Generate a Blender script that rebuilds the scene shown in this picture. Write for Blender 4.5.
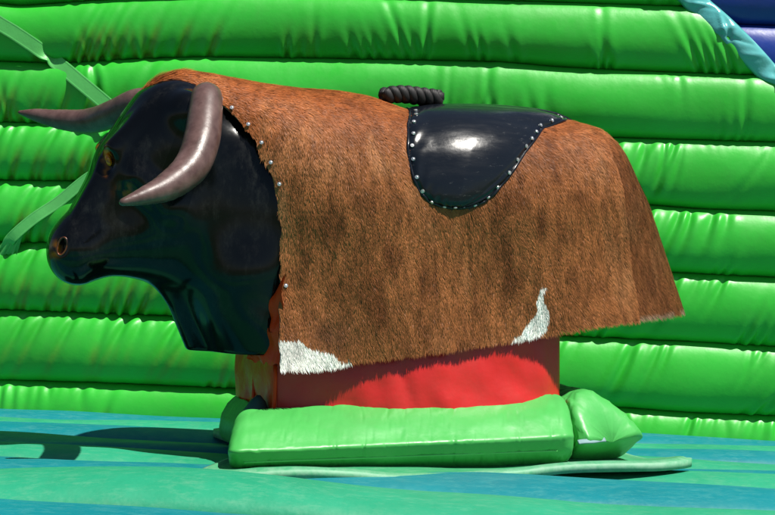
import bpy, bmesh, math, random
import numpy as np
from mathutils import Vector, Matrix

# ------------------------------------------------------------------ scene, camera, light
for o in list(bpy.data.objects):
    bpy.data.objects.remove(o)
scene = bpy.context.scene
COL = scene.collection
R = math.radians

cam_data = bpy.data.cameras.new('camera')
cam = bpy.data.objects.new('camera', cam_data)
COL.objects.link(cam)
cam.location = (0.0, -4.0, 0.72)
cam.rotation_euler = (R(90), 0, 0)
cam_data.sensor_width = 36.0
cam_data.lens = 36.0 * 1500.0 / 775.0
cam_data.shift_y = -57.5 / 775.0
cam_data.clip_end = 2000.0
cam_data.clip_start = 0.05
scene.camera = cam

SUN = Vector((0.43, -0.25, 0.865)).normalized()
world = bpy.data.worlds.new('World')
scene.world = world
world.use_nodes = True
wn = world.node_tree.nodes
wl = world.node_tree.links
wn.clear()
wo = wn.new('ShaderNodeOutputWorld')
wb = wn.new('ShaderNodeBackground')
sky = wn.new('ShaderNodeTexSky')
sky.sky_type = 'NISHITA'
sky.sun_disc = False
sky.sun_elevation = math.asin(SUN.z)
sky.sun_rotation = math.atan2(SUN.x, SUN.y)
sky.dust_density = 0.6
sky.ozone_density = 1.5
wb.inputs['Strength'].default_value = 0.05
wl.new(sky.outputs[0], wb.inputs['Color'])
wl.new(wb.outputs[0], wo.inputs['Surface'])

sd = bpy.data.lights.new('sun', 'SUN')
sd.energy = 5.0
sd.angle = R(0.5)
sd.color = (1.0, 0.955, 0.88)
sun = bpy.data.objects.new('sun', sd)
COL.objects.link(sun)
sun.location = SUN * 12
sun.rotation_euler = SUN.to_track_quat('Z', 'Y').to_euler()

vs = scene.view_settings
vs.view_transform = 'Standard'
vs.look = 'None'
vs.gamma = 1.0
vs.use_curve_mapping = False
vs.exposure = 0.5

# ------------------------------------------------------------------ helpers
rng = np.random.default_rng(7)
random.seed(7)


def vnoise(p, seed=0):
    """smooth value noise in 3D, p (n,3) -> (n,) in 0..1"""
    p = np.asarray(p, dtype=np.float64)
    i = np.floor(p).astype(np.int64)
    f = p - i
    f = f * f * (3 - 2 * f)

    def h(a, b, c):
        n = (a * 374761393 + b * 668265263 + c * 2147483647 + seed * 1274126177) & 0xffffffff
        n = ((n ^ (n >> 13)) * 1274126177) & 0xffffffff
        n = ((n ^ (n >> 16)) * 2246822519) & 0xffffffff
        return (n ^ (n >> 15)) / 4294967295.0
    r = 0
    for dx in (0, 1):
        wx = f[:, 0] if dx else 1 - f[:, 0]
        for dy in (0, 1):
            wy = f[:, 1] if dy else 1 - f[:, 1]
            for dz in (0, 1):
                wz = f[:, 2] if dz else 1 - f[:, 2]
                r = r + wx * wy * wz * h(i[:, 0] + dx, i[:, 1] + dy, i[:, 2] + dz)
    return r


def sstep(a, b, x):
    t = np.clip((x - a) / (b - a), 0, 1)
    return t * t * (3 - 2 * t)


def curve(xs, ys, smooth=0.02):
    """smoothed piecewise-linear function"""
    g = np.linspace(xs[0], xs[-1], 1200)
    y = np.interp(g, xs, ys)
    n = max(1, int(smooth / (g[1] - g[0])))
    k = np.ones(n) / n
    for _ in range(3):
        y = np.convolve(np.pad(y, (n, n), mode='edge'), k, 'same')[n:-n]
    return lambda x: np.interp(x, g, y)


def mesh_obj(name, verts, faces, mat, parent=None, smooth=True, attrs=None):
    me = bpy.data.meshes.new(name)
    v = np.asarray(verts, dtype=np.float32)
    me.from_pydata([], [], []) if False else None
    if isinstance(faces, np.ndarray):
        nf, k = faces.shape
        me.vertices.add(len(v))
        me.vertices.foreach_set('co', v.ravel())
        me.loops.add(nf * k)
        me.loops.foreach_set('vertex_index', faces.astype(np.int32).ravel())
        me.polygons.add(nf)
        me.polygons.foreach_set('loop_start', np.arange(0, nf * k, k, dtype=np.int32))
        me.update(calc_edges=True)
    else:
        me.from_pydata([tuple(map(float, q)) for q in v], [], faces)
    if attrs:
        for an, data in attrs.items():
            data = np.asarray(data, dtype=np.float32)
            if data.ndim == 1:
                a = me.attributes.new(an, 'FLOAT', 'POINT')
                a.data.foreach_set('value', data)
            else:
                a = me.attributes.new(an, 'FLOAT_COLOR', 'POINT')
                a.data.foreach_set('color', np.concatenate([data, np.ones((len(data), 1), np.float32)], 1).ravel())
    if smooth:
        me.polygons.foreach_set('use_smooth', np.ones(len(me.polygons), dtype=bool))
    me.validate()
    if mat is not None:
        me.materials.append(mat)
    o = bpy.data.objects.new(name, me)
    COL.objects.link(o)
    if parent is not None:
        o.parent = parent
    return o


def grid_faces(nu, nv, closed_v=False, flip=False):
    """vertex index = i*nv + j"""
    i, j = np.meshgrid(np.arange(nu - 1), np.arange(nv if closed_v else nv - 1), indexing='ij')
    j2 = (j + 1) % nv
    f = np.stack([i * nv + j, (i + 1) * nv + j, (i + 1) * nv + j2, i * nv + j2], -1).reshape(-1, 4)
    return f[:, ::-1].copy() if flip else f


def empty(name, loc=(0, 0, 0), rz=0.0):
    o = bpy.data.objects.new(name, None)
    COL.objects.link(o)
    o.location = loc
    o.rotation_euler = (0, 0, rz)
    o.empty_display_size = 0.1
    return o


def tag(o, label=None, cat=None, group=None, kind=None):
    for k, v in (('label', label), ('category', cat), ('group', group), ('kind', kind)):
        if v:
            o[k] = v
    return o


def tube_mesh(path, radii, nseg=16, caps=True):
    """verts, faces (list) of a tube along a polyline; parallel-transport frame"""
    P = [Vector(p) for p in path]
    n = len(P)
    T = [(P[min(i + 1, n - 1)] - P[max(i - 1, 0)]).normalized() for i in range(n)]
    a = T[0].orthogonal().normalized()
    V, Fc = [], []
    for i in range(n):
        a = (a - T[i] * a.dot(T[i])).normalized()
        b = T[i].cross(a)
        r = radii[i] if hasattr(radii, '__len__') else radii
        for k in range(nseg):
            t = 2 * math.pi * k / nseg
            V.append(P[i] + (a * math.cos(t) + b * math.sin(t)) * r)
    for i in range(n - 1):
        for k in range(nseg):
            k2 = (k + 1) % nseg
            Fc.append((i * nseg + k, i * nseg + k2, (i + 1) * nseg + k2, (i + 1) * nseg + k))
    if caps:
        V.append(P[0]); c0 = len(V) - 1
        V.append(P[-1]); c1 = len(V) - 1
        for k in range(nseg):
            k2 = (k + 1) % nseg
            Fc.append((c0, k2, k))
            Fc.append((c1, (n - 1) * nseg + k, (n - 1) * nseg + k2))
    return V, Fc


def catmull(pts, per=8):
    P = [np.array(p, float) for p in pts]
    P = [2 * P[0] - P[1]] + P + [2 * P[-1] - P[-2]]
    out = []
    for i in range(1, len(P) - 2):
        for k in range(per):
            t = k / per
            a, b, c, d = P[i - 1], P[i], P[i + 1], P[i + 2]
            out.append(.5 * (2 * b + (c - a) * t + (2 * a - 5 * b + 4 * c - d) * t * t + (3 * b - a - 3 * c + d) * t ** 3))
    out.append(P[-2])
    return out


# ------------------------------------------------------------------ materials
class NT:
    def __init__(self, name):
        self.m = bpy.data.materials.new(name)
        self.m.use_nodes = True
        self.n = self.m.node_tree.nodes
        self.l = self.m.node_tree.links
        self.b = self.n['Principled BSDF']
        self.tc = self.n.new('ShaderNodeTexCoord')

    def noise(self, scale, detail=4, rough=0.55, vec=None, stretch=None):
        t = self.n.new('ShaderNodeTexNoise')
        t.inputs['Scale'].default_value = scale
        t.inputs['Detail'].default_value = detail
        t.inputs['Roughness'].default_value = rough
        src = vec or self.tc.outputs['Object']
        if stretch:
            mp = self.n.new('ShaderNodeMapping')
            mp.inputs['Scale'].default_value = stretch
            self.l.new(src, mp.inputs['Vector'])
            src = mp.outputs[0]
        self.l.new(src, t.inputs['Vector'])
        return t.outputs['Fac']

    def ramp(self, fac, stops):
        r = self.n.new('ShaderNodeValToRGB')
        e = r.color_ramp.elements
        while len(e) < len(stops):
            e.new(0.5)
        for k, (p, c) in enumerate(stops):
            e[k].position = p
            e[k].color = (c, c, c, 1) if not hasattr(c, '__len__') else (*c, 1)
        self.l.new(fac, r.inputs[0])
        return r.outputs[0]

    def mix(self, fac, a, b):
        m = self.n.new('ShaderNodeMix')
        m.data_type = 'RGBA'
        for s, v in ((m.inputs[0], fac), (m.inputs[6], a), (m.inputs[7], b)):
            if isinstance(v, (int, float)):
                s.default_value = v
            elif isinstance(v, tuple):
                s.default_value = (*v, 1)
            else:
                self.l.new(v, s)
        return m.outputs[2]

    def math(self, op, a, b=0.0):
        m = self.n.new('ShaderNodeMath')
        m.operation = op
        for s, v in ((m.inputs[0], a), (m.inputs[1], b)):
            if isinstance(v, (int, float)):
                s.default_value = v
            else:
                self.l.new(v, s)
        return m.outputs[0]

    def attr(self, name):
        a = self.n.new('ShaderNodeAttribute')
        a.attribute_name = name
        return a

    def bump(self, h, strength=0.2, dist=0.01, normal=None):
        b = self.n.new('ShaderNodeBump')
        b.inputs['Strength'].default_value = strength
        b.inputs['Distance'].default_value = dist
        self.l.new(h, b.inputs['Height'])
        if normal:
            self.l.new(normal, b.inputs['Normal'])
        self.l.new(b.outputs[0], self.b.inputs['Normal'])
        return b.outputs[0]

    def set(self, **k):
        for a, v in k.items():
            s = self.b.inputs[a.replace('_', ' ')]
            if isinstance(v, (int, float)):
                s.default_value = v
            elif isinstance(v, tuple):
                s.default_value = (*v, 1)
            else:
                self.l.new(v, s)
        return self


def vinyl(name, col, col2, rough=0.36, stain=None, dust=None, dustcol=(.5, .5, .42), bumps=0.12, spec=0.5, grime=.16):
    t = NT(name)
    n = t.noise(3.0, 5)
    c = t.mix(t.ramp(n, [(.3, 0.0), (.7, 1.0)]), col, col2)
    rg = t.ramp(t.noise(14, 6, .65), [(.3, rough - .05), (.75, rough + .14)])
    gr = t.ramp(t.noise(5, 12, .78), [(.48, 0.0), (.75, grime)])
    c = t.mix(gr, c, (.10, .10, .06))
    if dust:
        a = t.attr('dust')
        f = t.math('MULTIPLY', a.outputs['Fac'], t.ramp(t.noise(38, 8, .7), [(.36, .15), (.62, 1.0)]))
        sp = t.ramp(t.noise(46, 10, .82, stretch=(.4, 1, 1)), [(.48, 0.0), (.70, dust)])
        f = t.math('MAXIMUM', f, sp)
        c = t.mix(f, c, dustcol)
        rg = t.mix(f, rg, (.75, .75, .75))
    if stain:
        a = t.attr('stain')
        f = t.math('MULTIPLY', a.outputs['Fac'], t.ramp(t.noise(30, 4, .6, stretch=(1, 1, .25)), [(.3, .35), (.7, 1.0)]))
        c = t.mix(f, c, stain)
    t.set(Base_Color=c, Roughness=rg)
    t.b.inputs['Specular IOR Level'].default_value = spec
    h = t.math('ADD', t.math('MULTIPLY', t.noise(9, 4), 1.0), t.math('MULTIPLY', t.noise(420, 2), 0.02))
    t.bump(h, bumps, 0.02)
    return t.m


M = {}
M['green'] = vinyl('green_vinyl', (.022, .41, .022), (.034, .47, .038), rough=.38, stain=(.20, .17, .015))
M['blue'] = vinyl('blue_vinyl', (.004, .026, .22), (.007, .038, .28), rough=.32)
M['teal_trim'] = vinyl('teal_trim_vinyl', (.08, .40, .41), (.13, .46, .46), rough=.15, bumps=.3)
M['floor_green'] = vinyl('floor_green_vinyl', (.012, .245, .125), (.02, .30, .165), rough=.5, spec=.25, grime=.08, dust=.40, dustcol=(.16, .36, .23), bumps=.3)
M['floor_blue'] = vinyl('floor_blue_vinyl', (.001, .155, .185), (.002, .19, .22), rough=.5, spec=.25, grime=.06, dust=.40, dustcol=(.10, .32, .28), bumps=.3)
M['strap'] = vinyl('green_webbing', (.09, .46, .10), (.12, .52, .13), rough=.45)
M['pad'] = vinyl('pad_green_vinyl', (.045, .34, .06), (.07, .40, .085), rough=.38, stain=(.16, .15, .03), bumps=.18)
M['mat'] = vinyl('mat_green_vinyl', (.035, .28, .12), (.05, .33, .15), rough=.48, dust=.3, dustcol=(.34, .5, .38))
M['red'] = vinyl('red_vinyl', (.50, .012, .010), (.58, .018, .014), rough=.34, bumps=.2)
M['orange'] = vinyl('orange_brown_satin', (.62, .032, .003), (.72, .06, .005), rough=.35, spec=.2, grime=.05, bumps=.35)
M['velcro'] = vinyl('pale_fastener_tape', (.13, .24, .27), (.19, .30, .32), rough=.6)
M['dark_cloth'] = vinyl('dark_teal_cloth', (.006, .05, .045), (.01, .07, .06), rough=.6)

t = NT('black_fibreglass')
scuff = t.ramp(t.noise(6, 9, .75), [(.44, 0.0), (.66, 1.0)])
scr = t.ramp(t.noise(24, 8, .82, stretch=(1, 1, .4)), [(.46, 0.0), (.72, 1.0)])
sc = t.math('MULTIPLY', scuff, scr)
wear_glint = t.attr('wear_glint')
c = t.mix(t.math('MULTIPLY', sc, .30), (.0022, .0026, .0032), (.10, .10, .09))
c = t.mix(wear_glint.outputs['Fac'], c, (.75, .22, .01))  # worn orange paint, plus orange reflections painted into the colour
t.set(Base_Color=c, Roughness=t.ramp(t.noise(10, 7, .7), [(.35, .10), (.8, .24)]))
t.b.inputs['Specular IOR Level'].default_value = .27
t.bump(t.noise(18, 3), .04, .01)
M['black'] = t.m

t = NT('black_saddle_vinyl')
scr = t.ramp(t.noise(60, 6, .8, stretch=(.5, 1, 1.6)), [(.60, 0.0), (.70, 1.0)])
c = t.mix(t.math('MULTIPLY', scr, .35), (.006, .008, .012), (.16, .16, .16))
stk = t.ramp(t.noise(30, 8, .7, stretch=(.18, 1, 1.2)), [(.3, .10), (.72, .30)])
t.set(Base_Color=c, Roughness=stk)
t.b.inputs['Specular IOR Level'].default_value = .36
t.bump(t.math('ADD', t.noise(16, 4), t.math('MULTIPLY', t.noise(500, 2), .03)), .10, .01)
M['saddle'] = t.m

t = NT('horn')
n = t.noise(30, 6, .65)
t.set(Base_Color=t.mix(t.ramp(n, [(.3, 0.0), (.7, 1.0)]), (.055, .026, .022), (.135, .078, .070)),
      Roughness=t.ramp(t.noise(16, 6), [(.3, .30), (.75, .5)]))
t.bump(t.noise(90, 6, .7), .15, .004)
M['horn'] = t.m

t = NT('fur_strand')
a = t.attr('haircol')
t.l.new(a.outputs['Color'], t.b.inputs['Base Color'])
t.set(Roughness=.48)
t.b.inputs['Specular IOR Level'].default_value = .18
M['fur'] = t.m

t = NT('hide_leather')
a = t.attr('hidecol')
t.l.new(a.outputs['Color'], t.b.inputs['Base Color'])
t.set(Roughness=.85)
M['hide'] = t.m

t = NT('raw_hide_underside')
t.set(Base_Color=t.mix(t.noise(20), (.32, .24, .16), (.45, .36, .26)), Roughness=.9)
M['rawhide'] = t.m

t = NT('rivet_metal')
t.set(Base_Color=(.72, .72, .70), Metallic=.85, Roughness=.32)
M['rivet'] = t.m

t = NT('black_rope')
t.set(Base_Color=t.mix(t.noise(60, 4), (.004, .0035, .0035), (.011, .009, .009)), Roughness=.6)
w = t.n.new('ShaderNodeTexWave')
w.inputs['Scale'].default_value = 90
w.inputs['Distortion'].default_value = 1.5
t.l.new(t.tc.outputs['Object'], w.inputs['Vector'])
t.bump(w.outputs['Fac'], .25, .003)
M['rope'] = t.m

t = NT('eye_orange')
t.set(Base_Color=t.mix(t.ramp(t.noise(70, 4), [(.4, 0.0), (.6, 1.0)]), (.85, .27, .01), (.35, .07, .005)), Roughness=.2)  # bright orange reflection put into the eye colour
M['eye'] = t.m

t = NT('nostril_rust')
t.set(Base_Color=t.mix(t.ramp(t.noise(60, 4), [(.4, 0.0), (.65, 1.0)]), (.22, .055, .010), (.02, .008, .005)), Roughness=.35)
M['nostril'] = t.m

t = NT('ground_grass')
t.set(Base_Color=t.mix(t.noise(4, 8), (.030, .060, .014), (.055, .095, .022)), Roughness=.9)
M['ground'] = t.m

t = NT('wall_backing')
t.set(Base_Color=t.mix(t.noise(4), (.01, .12, .02), (.015, .15, .025)), Roughness=.5)
M['backing'] = t.m

# ------------------------------------------------------------------ ground and inflatable floor
bm = bmesh.new()
bmesh.ops.create_grid(bm, x_segments=8, y_segments=8, size=400)
me = bpy.data.meshes.new('ground')
bm.to_mesh(me); bm.free()
me.materials.append(M['ground'])
ground = bpy.data.objects.new('ground', me)
COL.objects.link(ground)
ground.location.z = -0.62
tag(ground, kind='structure')

FY = [.90, .68, .45, .23, .05, -.09, -.35, -.66, -.98, -1.40, -1.86, -2.2, -2.54, -2.88, -3.22, -3.56]
FC = ['b', 'g', 'b', 'g', 'b', 'g', 'b', 'g', 'b', 'g', 'b', 'g', 'b', 'g', 'b']
SLOPE = .04


def floor_base(x, y):
    return .07 * np.clip((.82 - y) / 1.3, -.1, 1.15) - SLOPE * x


floor = empty('floor', (0, 0, 0))
tag(floor, kind='structure')
FLH = {}
for k in range(len(FC)):
    y0, y1 = FY[k], FY[k + 1]
    near = y1 > -1.7
    xs = np.concatenate([np.linspace(-2.7, -1.3, 30)[:-1], np.linspace(-1.3, 1.3, 420 if near else 120), np.linspace(1.3, 2.7, 30)[1:]])
    nv = 30 if near else 16
    ph = np.linspace(math.pi, 0, nv)
    X, PH = np.meshgrid(xs, ph, indexing='ij')
    wob0 = .012 * np.sin(X * 2.3 + k * 1.7) + .006 * np.sin(X * 7.1 + k)
    wob1 = .012 * np.sin(X * 2.3 + (k + 1) * 1.7) + .006 * np.sin(X * 7.1 + (k + 1))
    wob0 = wob0 if k else wob0 * 0
    Y0 = y0 + wob0 - .014 * X * (k > 4) * (k - 4)
    Y1 = y1 + wob1 - .014 * X * (k > 3) * (k - 3)
    c = np.cos(PH)      # -1 at y0(back), 1 at y1(front)
    Y = (Y0 + Y1) / 2 + (Y1 - Y0) / 2 * c
    amp = .030 + .10 * max(0, (abs(y1 - y0) - .2))
    sag = .006 * np.sin(X * 3.1 + k * 2.2)
    Z = floor_base(X, Y) + (amp + sag) * np.abs(np.sin(PH)) ** .8 - .030
    # puckers along the welded seams
    edge = (1 - np.abs(np.sin(PH))) ** 2
    pk = vnoise(np.stack([X.ravel() * 22, np.full(X.size, k * 3.3), c.ravel() * .8], 1), 3).reshape(X.shape)
    Z += (pk - .5) * .012 * edge * np.abs(np.sin(PH)) ** .3
    if k == 7:
        Z += .028 * np.exp(-((X + .42) / .34) ** 2) * np.abs(np.sin(PH)) ** .7
    lf = vnoise(np.stack([X.ravel() * 4, Y.ravel() * 6, np.full(X.size, k * 1.0)], 1), 5).reshape(X.shape)
    Z += (lf - .5) * .010 * np.abs(np.sin(PH))
    dust = (edge * .9 * sstep(.2, .7, vnoise(np.stack([X.ravel() * 5, np.full(X.size, k * 9.1), c.ravel()], 1), 8).reshape(X.shape)))
    V = np.stack([X, Y, Z], -1).reshape(-1, 3)
    mesh_obj('floor_tube', V, grid_faces(len(xs), nv, flip=True), M['floor_blue' if FC[k] == 'b' else 'floor_green'], floor,
             attrs={'dust': dust.ravel()})
# welded base sheet under the tubes
bm = bmesh.new()
for x, y in ((-2.7, .9), (2.7, .9), (2.7, -3.56), (-2.7, -3.56)):
    bm.verts.new((x, y, -0.6))
top = [bm.verts.new((x, y, float(floor_base(x, y)) - .05)) for x, y in ((-2.7, .9), (2.7, .9), (2.7, -3.5), (-2.7, -3.5))]
bm.verts.ensure_lookup_table()
b4 = list(bm.verts)[:4]
bm.faces.new(top)
bm.faces.new(b4[::-1])
for i in range(4):
    bm.faces.new((b4[i], b4[(i + 1) % 4], top[(i + 1) % 4], top[i]))
bmesh.ops.recalc_face_normals(bm, faces=bm.faces)
me = bpy.data.meshes.new('floor_base')
bm.to_mesh(me); bm.free()
me.materials.append(M['floor_blue'])
o = bpy.data.objects.new('floor_base', me)
COL.objects.link(o)
o.parent = floor

# ------------------------------------------------------------------ inflatable wall
WY = .90        # plane of the welded seams
wall = empty('inflatable_wall', (0, WY, 0))
tag(wall, 'green inflatable wall of stacked horizontal air tubes behind the bull', 'inflatable wall')

SEAMS = [
    ([-2.7, 2.7], [1.86, 1.73]),
    ([-2.7, -1.2, 0, 1, 2.7], [1.64, 1.60, 1.60, 1.57, 1.52]),
    ([-2.7, -1.27, -1.2, -.94, -.45, .2, .69, .96, 2.7], [1.40, 1.362, 1.352, 1.372, 1.395, 1.377, 1.36, 1.352, 1.30]),
    ([-2.7, -1.27, -1.07, -.84, -.61, -.25, .37, .56, .89, 1.2, 2.7], [1.21, 1.172, 1.166, 1.180, 1.187, 1.183, 1.171, 1.154, 1.138, 1.128, 1.07]),
    ([-2.7, -1.27, .76, 1.27, 2.7], [1.01, .975, .923, .909, .86]),
    ([-2.7, -1.27, -.98, .86, 1.02, 1.27, 2.7], [.82, .785, .782, .704, .691, .684, .63]),
    ([-2.7, -1.27, -1.1, .92, 1.27, 2.7], [.62, .583, .583, .485, .468, .41]),
    ([-2.7, -1.27, -.74, .56, .99, 1.27, 2.7], [.41, .364, .344, .279, .259, .243, .18]),
    ([-2.7, -1.27, -.94, -.48, .69, .99, 1.27, 2.7], [.18, .135, .125, .106, .05, .027, .018, -.05]),
    ([-2.7, 2.7], [.0, -.23]),
]
SF = [curve(a, b, .05) for a, b in SEAMS]


def trim_x(z):
    """x of the slanting edge where the green wall ends"""
    return 0.965 + (1.363 - z) * 1.035


def tube_panel(name, mat, ztop, zbot, xl, xr, bulge, seed, creases, parent, stain_amt=0.0, clip='right'):
    xs = np.concatenate([np.linspace(-2.7, -1.32, 50)[:-1], np.linspace(-1.32, 1.32, 640), np.linspace(1.32, 2.7, 50)[1:]])
    if xl > .3:
        xs = np.linspace(0, 1, 220)
    nv = 34
    ph = np.linspace(-math.pi / 2, math.pi / 2, nv)
    S, PH = np.meshgrid(xs, ph, indexing='ij')
    sp, cp = np.sin(PH), np.cos(PH)
    X = S.copy()
    # first pass z at X to find the slanted edge
    if xl > .3:
        zt, zb = ztop(np.full_like(S, 1.4)), zbot(np.full_like(S, 1.4))
        Z = (zt + zb) / 2 + (zt - zb) / 2 * sp
        x0 = trim_x(Z) + .02
        X = x0 + S * (2.7 - x0)
        dist = np.abs(X - x0)
    else:
        zt, zb = ztop(X), zbot(X)
        Z = (zt + zb) / 2 + (zt - zb) / 2 * sp
        xe = np.minimum(trim_x(Z), 2.7)
        # squeeze the last stretch of columns so they end on the edge
        a = np.clip(xe - .5, -3, 3)
        over = np.clip((X - a) / (2.7 - a), 0, 1)
        X = np.where(X > a, a + over * (xe - a), X)
        dist = np.abs(xe - X)
    zt, zb = ztop(X), zbot(X)
    h = zt - zb
    Z = (zt + zb) / 2 + h / 2 * sp
    endf = 1 - .32 * np.exp(-(dist / .035) ** 1.3)
    depth = bulge * np.abs(cp) ** .95 * endf
    lf = vnoise(np.stack([X.ravel() * 3.0, Z.ravel() * 5, np.full(X.size, seed * 1.37)], 1), seed).reshape(X.shape)
    depth += (lf - .5) * .018 * cp
    st = np.zeros_like(X)
    disp = np.zeros_like(X)
    tb = (PH + math.pi / 2) / math.pi      # 0 bottom seam .. 1 top seam
    for (side, xc, slant, L, A, sig) in creases:
        tt = tb if side == 'b' else 1 - tb
        zc = Z - (zb if side == 'b' else zt)
        dx = X - (xc + slant * zc)
        s2 = sig * (1 + 1.2 * tt)
        env = np.exp(-(tt / L) ** 2.2) * (sstep(.08, .34, tt) if side == 't' else sstep(0, .10, tt))
        valley = np.exp(-(dx / s2) ** 2)
        disp += A * env * (-valley + .55 * np.exp(-((dx - 1.9 * s2) / (1.2 * s2)) ** 2) + .45 * np.exp(-((dx + 1.9 * s2) / (1.2 * s2)) ** 2))
        if stain_amt > 0:
            left = sstep(-.05, -.55, np.array([xc]))[0]
            st = np.maximum(st, valley * left * stain_amt * sstep(.62, .34, tb) * sstep(.0, .12, tb) * np.exp(-(tt / (L * 1.2)) ** 2))
    # fine gathers right at the seams
    ga = vnoise(np.stack([X.ravel() * 24 - Z.ravel() * 12, np.full(X.size, seed * 2.1), tb.ravel() * .6], 1), seed + 40).reshape(X.shape)
    disp += (ga - .5) * .006 * (.6 * np.exp(-tb / .10) + .35 * np.exp(-(1 - tb) / .10)) * sstep(0, .04, tb) * sstep(1, .96, tb)
    Y = -(depth + disp * np.abs(cp) ** .4)
    Z = Z + disp * sp * .8
    if stain_amt > 0:
        rub = vnoise(np.stack([X.ravel() * 2.5, np.full(X.size, seed * .7), Z.ravel() * 9], 1), seed + 9).reshape(X.shape)
        st = np.maximum(st, .30 * stain_amt * sstep(.55, .8, rub) * sstep(-.4, -.9, X) * np.exp(-((tb - .3) / .12) ** 2))
    V = np.stack([X, Y, Z], -1).reshape(-1, 3)
    return mesh_obj(name, V, grid_faces(len(xs), nv), mat, parent, attrs={'stain': st.ravel()})


def random_creases(seed, n, x0=-1.4, x1=1.4, slant=(.25, .7), top=.6, amp=(.003, .009)):
    r = random.Random(seed)
    out = []
    while len(out) < n:
        xc = r.uniform(x0, x1)
        side = 't' if r.random() < top else 'b'
        sl = r.uniform(*slant)
        for k in range(r.choice([1, 1, 2, 3, 4])):
            L = r.uniform(.16, .42) if r.random() < .75 else r.uniform(.45, .7)
            out.append((side, xc + k * r.uniform(.022, .045), sl + r.uniform(-.08, .08), L, r.uniform(*amp), r.uniform(.006, .011)))
    return out


ROW = []
# (slant range, share starting at the upper seam, count)
ROWSET = [((-.5, .3), .5, 20), ((-.3, .5), .5, 26), ((-.45, .1), .12, 44), ((-.3, .25), .2, 44), ((.2, .7), .75, 50),
          ((.25, .75), .7, 56), ((.3, .7), .7, 56), ((.3, .8), .75, 56), ((0, .5), .85, 50)]
for k in range(len(SF) - 1):
    sl, tp, n = ROWSET[k]
    cr = random_creases(100 + k, n, slant=sl, top=tp)
    if k == 2:      # first full row: slanting folds at the left, fan of folds by the trim
        cr = [c for c in cr if not (c[1] > .75)]
        cr += [('b', -1.02 + .03 * i, .45, .62, .011, .008) for i in range(4)]
        cr += [('b', 1.02 + .035 * i, -.45, .55, .012, .009) for i in range(4)]
        cr += [('b', -.98 + .1 * i, .4, .5, .009, .009) for i in range(5)]
    if k in (3, 4, 5, 6):
        cr += [('b', -1.28 + .055 * i + .02 * math.sin(i * 2.3 + k), .35, .5 + .12 * math.sin(i * 1.7), .009, .008) for i in range(9)]
    if k in (4, 5, 6, 7):
        cr += [('t', .78 + .05 * i + .03 * math.sin(i * 3 + k), .5, .55 + .15 * math.sin(i + k), .011, .009) for i in range(4)]
        cr += [('t', -1.2 + .12 * i + .05 * math.sin(i * 5 + k), .5, .6, .010, .009) for i in range(5)]
    tube_panel('air_tube', M['green'], SF[k], SF[k + 1], -2.7, 2.7, .062, 11 + k, cr, wall, stain_amt=1.0)

# blue tubes beyond the slanted trim
BS = [1.86, 1.70, 1.50, 1.295, 1.09, .88, .67, .46, .25, .05, -.12]
for k in range(len(BS) - 1):
    ft = (lambda z: (lambda x: np.full_like(np.asarray(x, float), z) - .035 * (np.asarray(x, float) - 1.25)))
    cr = [('b', 1.3 + .12 * i, .3, .4, .006, .009) for i in range(5)]
    o = tube_panel('air_tube', M['blue'], ft(BS[k]), ft(BS[k + 1]), 1.0, 2.7, .055, 60 + k, cr, wall)
    o.location.y = .045
    o['label'] = 'blue air tube beyond the slanting teal trim'

# slanted teal trim: a soft welded strip with wrinkles
n, nv = 420, 15
zz = np.linspace(1.84, -.10, n)
S, Q = np.meshgrid(zz, np.linspace(-1, 1, nv), indexing='ij')
dirv = np.array([1.035, -1.0]) / math.hypot(1.035, 1.0)       # along the strip (x,z) going down
perp = np.array([1.0, 1.035]) / math.hypot(1.035, 1.0)
hw = .036 + .003 * np.sin(S * 11)
XX = trim_x(S) + .034 + perp[0] * Q * hw
ZZ = S + .028 * 0 + perp[1] * Q * hw
wr = np.zeros_like(S)
r = random.Random(5)
for _ in range(90):
    s0 = r.uniform(-.1, 1.84); k_ = r.uniform(-.05, .05) ; sg = r.uniform(.006, .014)
    wr += r.uniform(-.005, .009) * np.exp(-((S - s0 + k_ * Q) / sg) ** 2)
surf = np.zeros_like(S)
for k in range(len(SF) - 1):
    a_, b_ = SF[k](XX), SF[k + 1](XX)
    sn_ = (S - (a_ + b_) / 2) / ((a_ - b_) / 2)
    surf = np.where(np.abs(sn_) < 1, .042 * np.sqrt(np.clip(1 - sn_ ** 2, 0, 1)), surf)
YY = -(np.maximum(surf, .022) + .004 + .014 * np.sqrt(np.clip(1 - Q ** 2, 0, 1)) + wr * (1 - Q ** 2))
V = np.stack([XX, YY, ZZ], -1).reshape(-1, 3)
tr = mesh_obj('edge_trim', V, grid_faces(n, nv), M['teal_trim'], wall)
md = tr.modifiers.new('thick', 'SOLIDIFY'); md.thickness = .03; md.offset = -1
tr['label'] = 'shiny teal trim strip slanting down the wall edge'

# backing skin and top of wall
bm = bmesh.new()
bmesh.ops.create_cube(bm, size=1)
bmesh.ops.scale(bm, vec=(5.4, .30, 2.5), verts=bm.verts)
bmesh.ops.translate(bm, vec=(0, .215, .60), verts=bm.verts)
me = bpy.data.meshes.new('backing_skin')
bm.to_mesh(me); bm.free()
me.materials.append(M['backing'])
o = bpy.data.objects.new('backing_skin', me)
COL.objects.link(o); o.parent = wall


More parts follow.
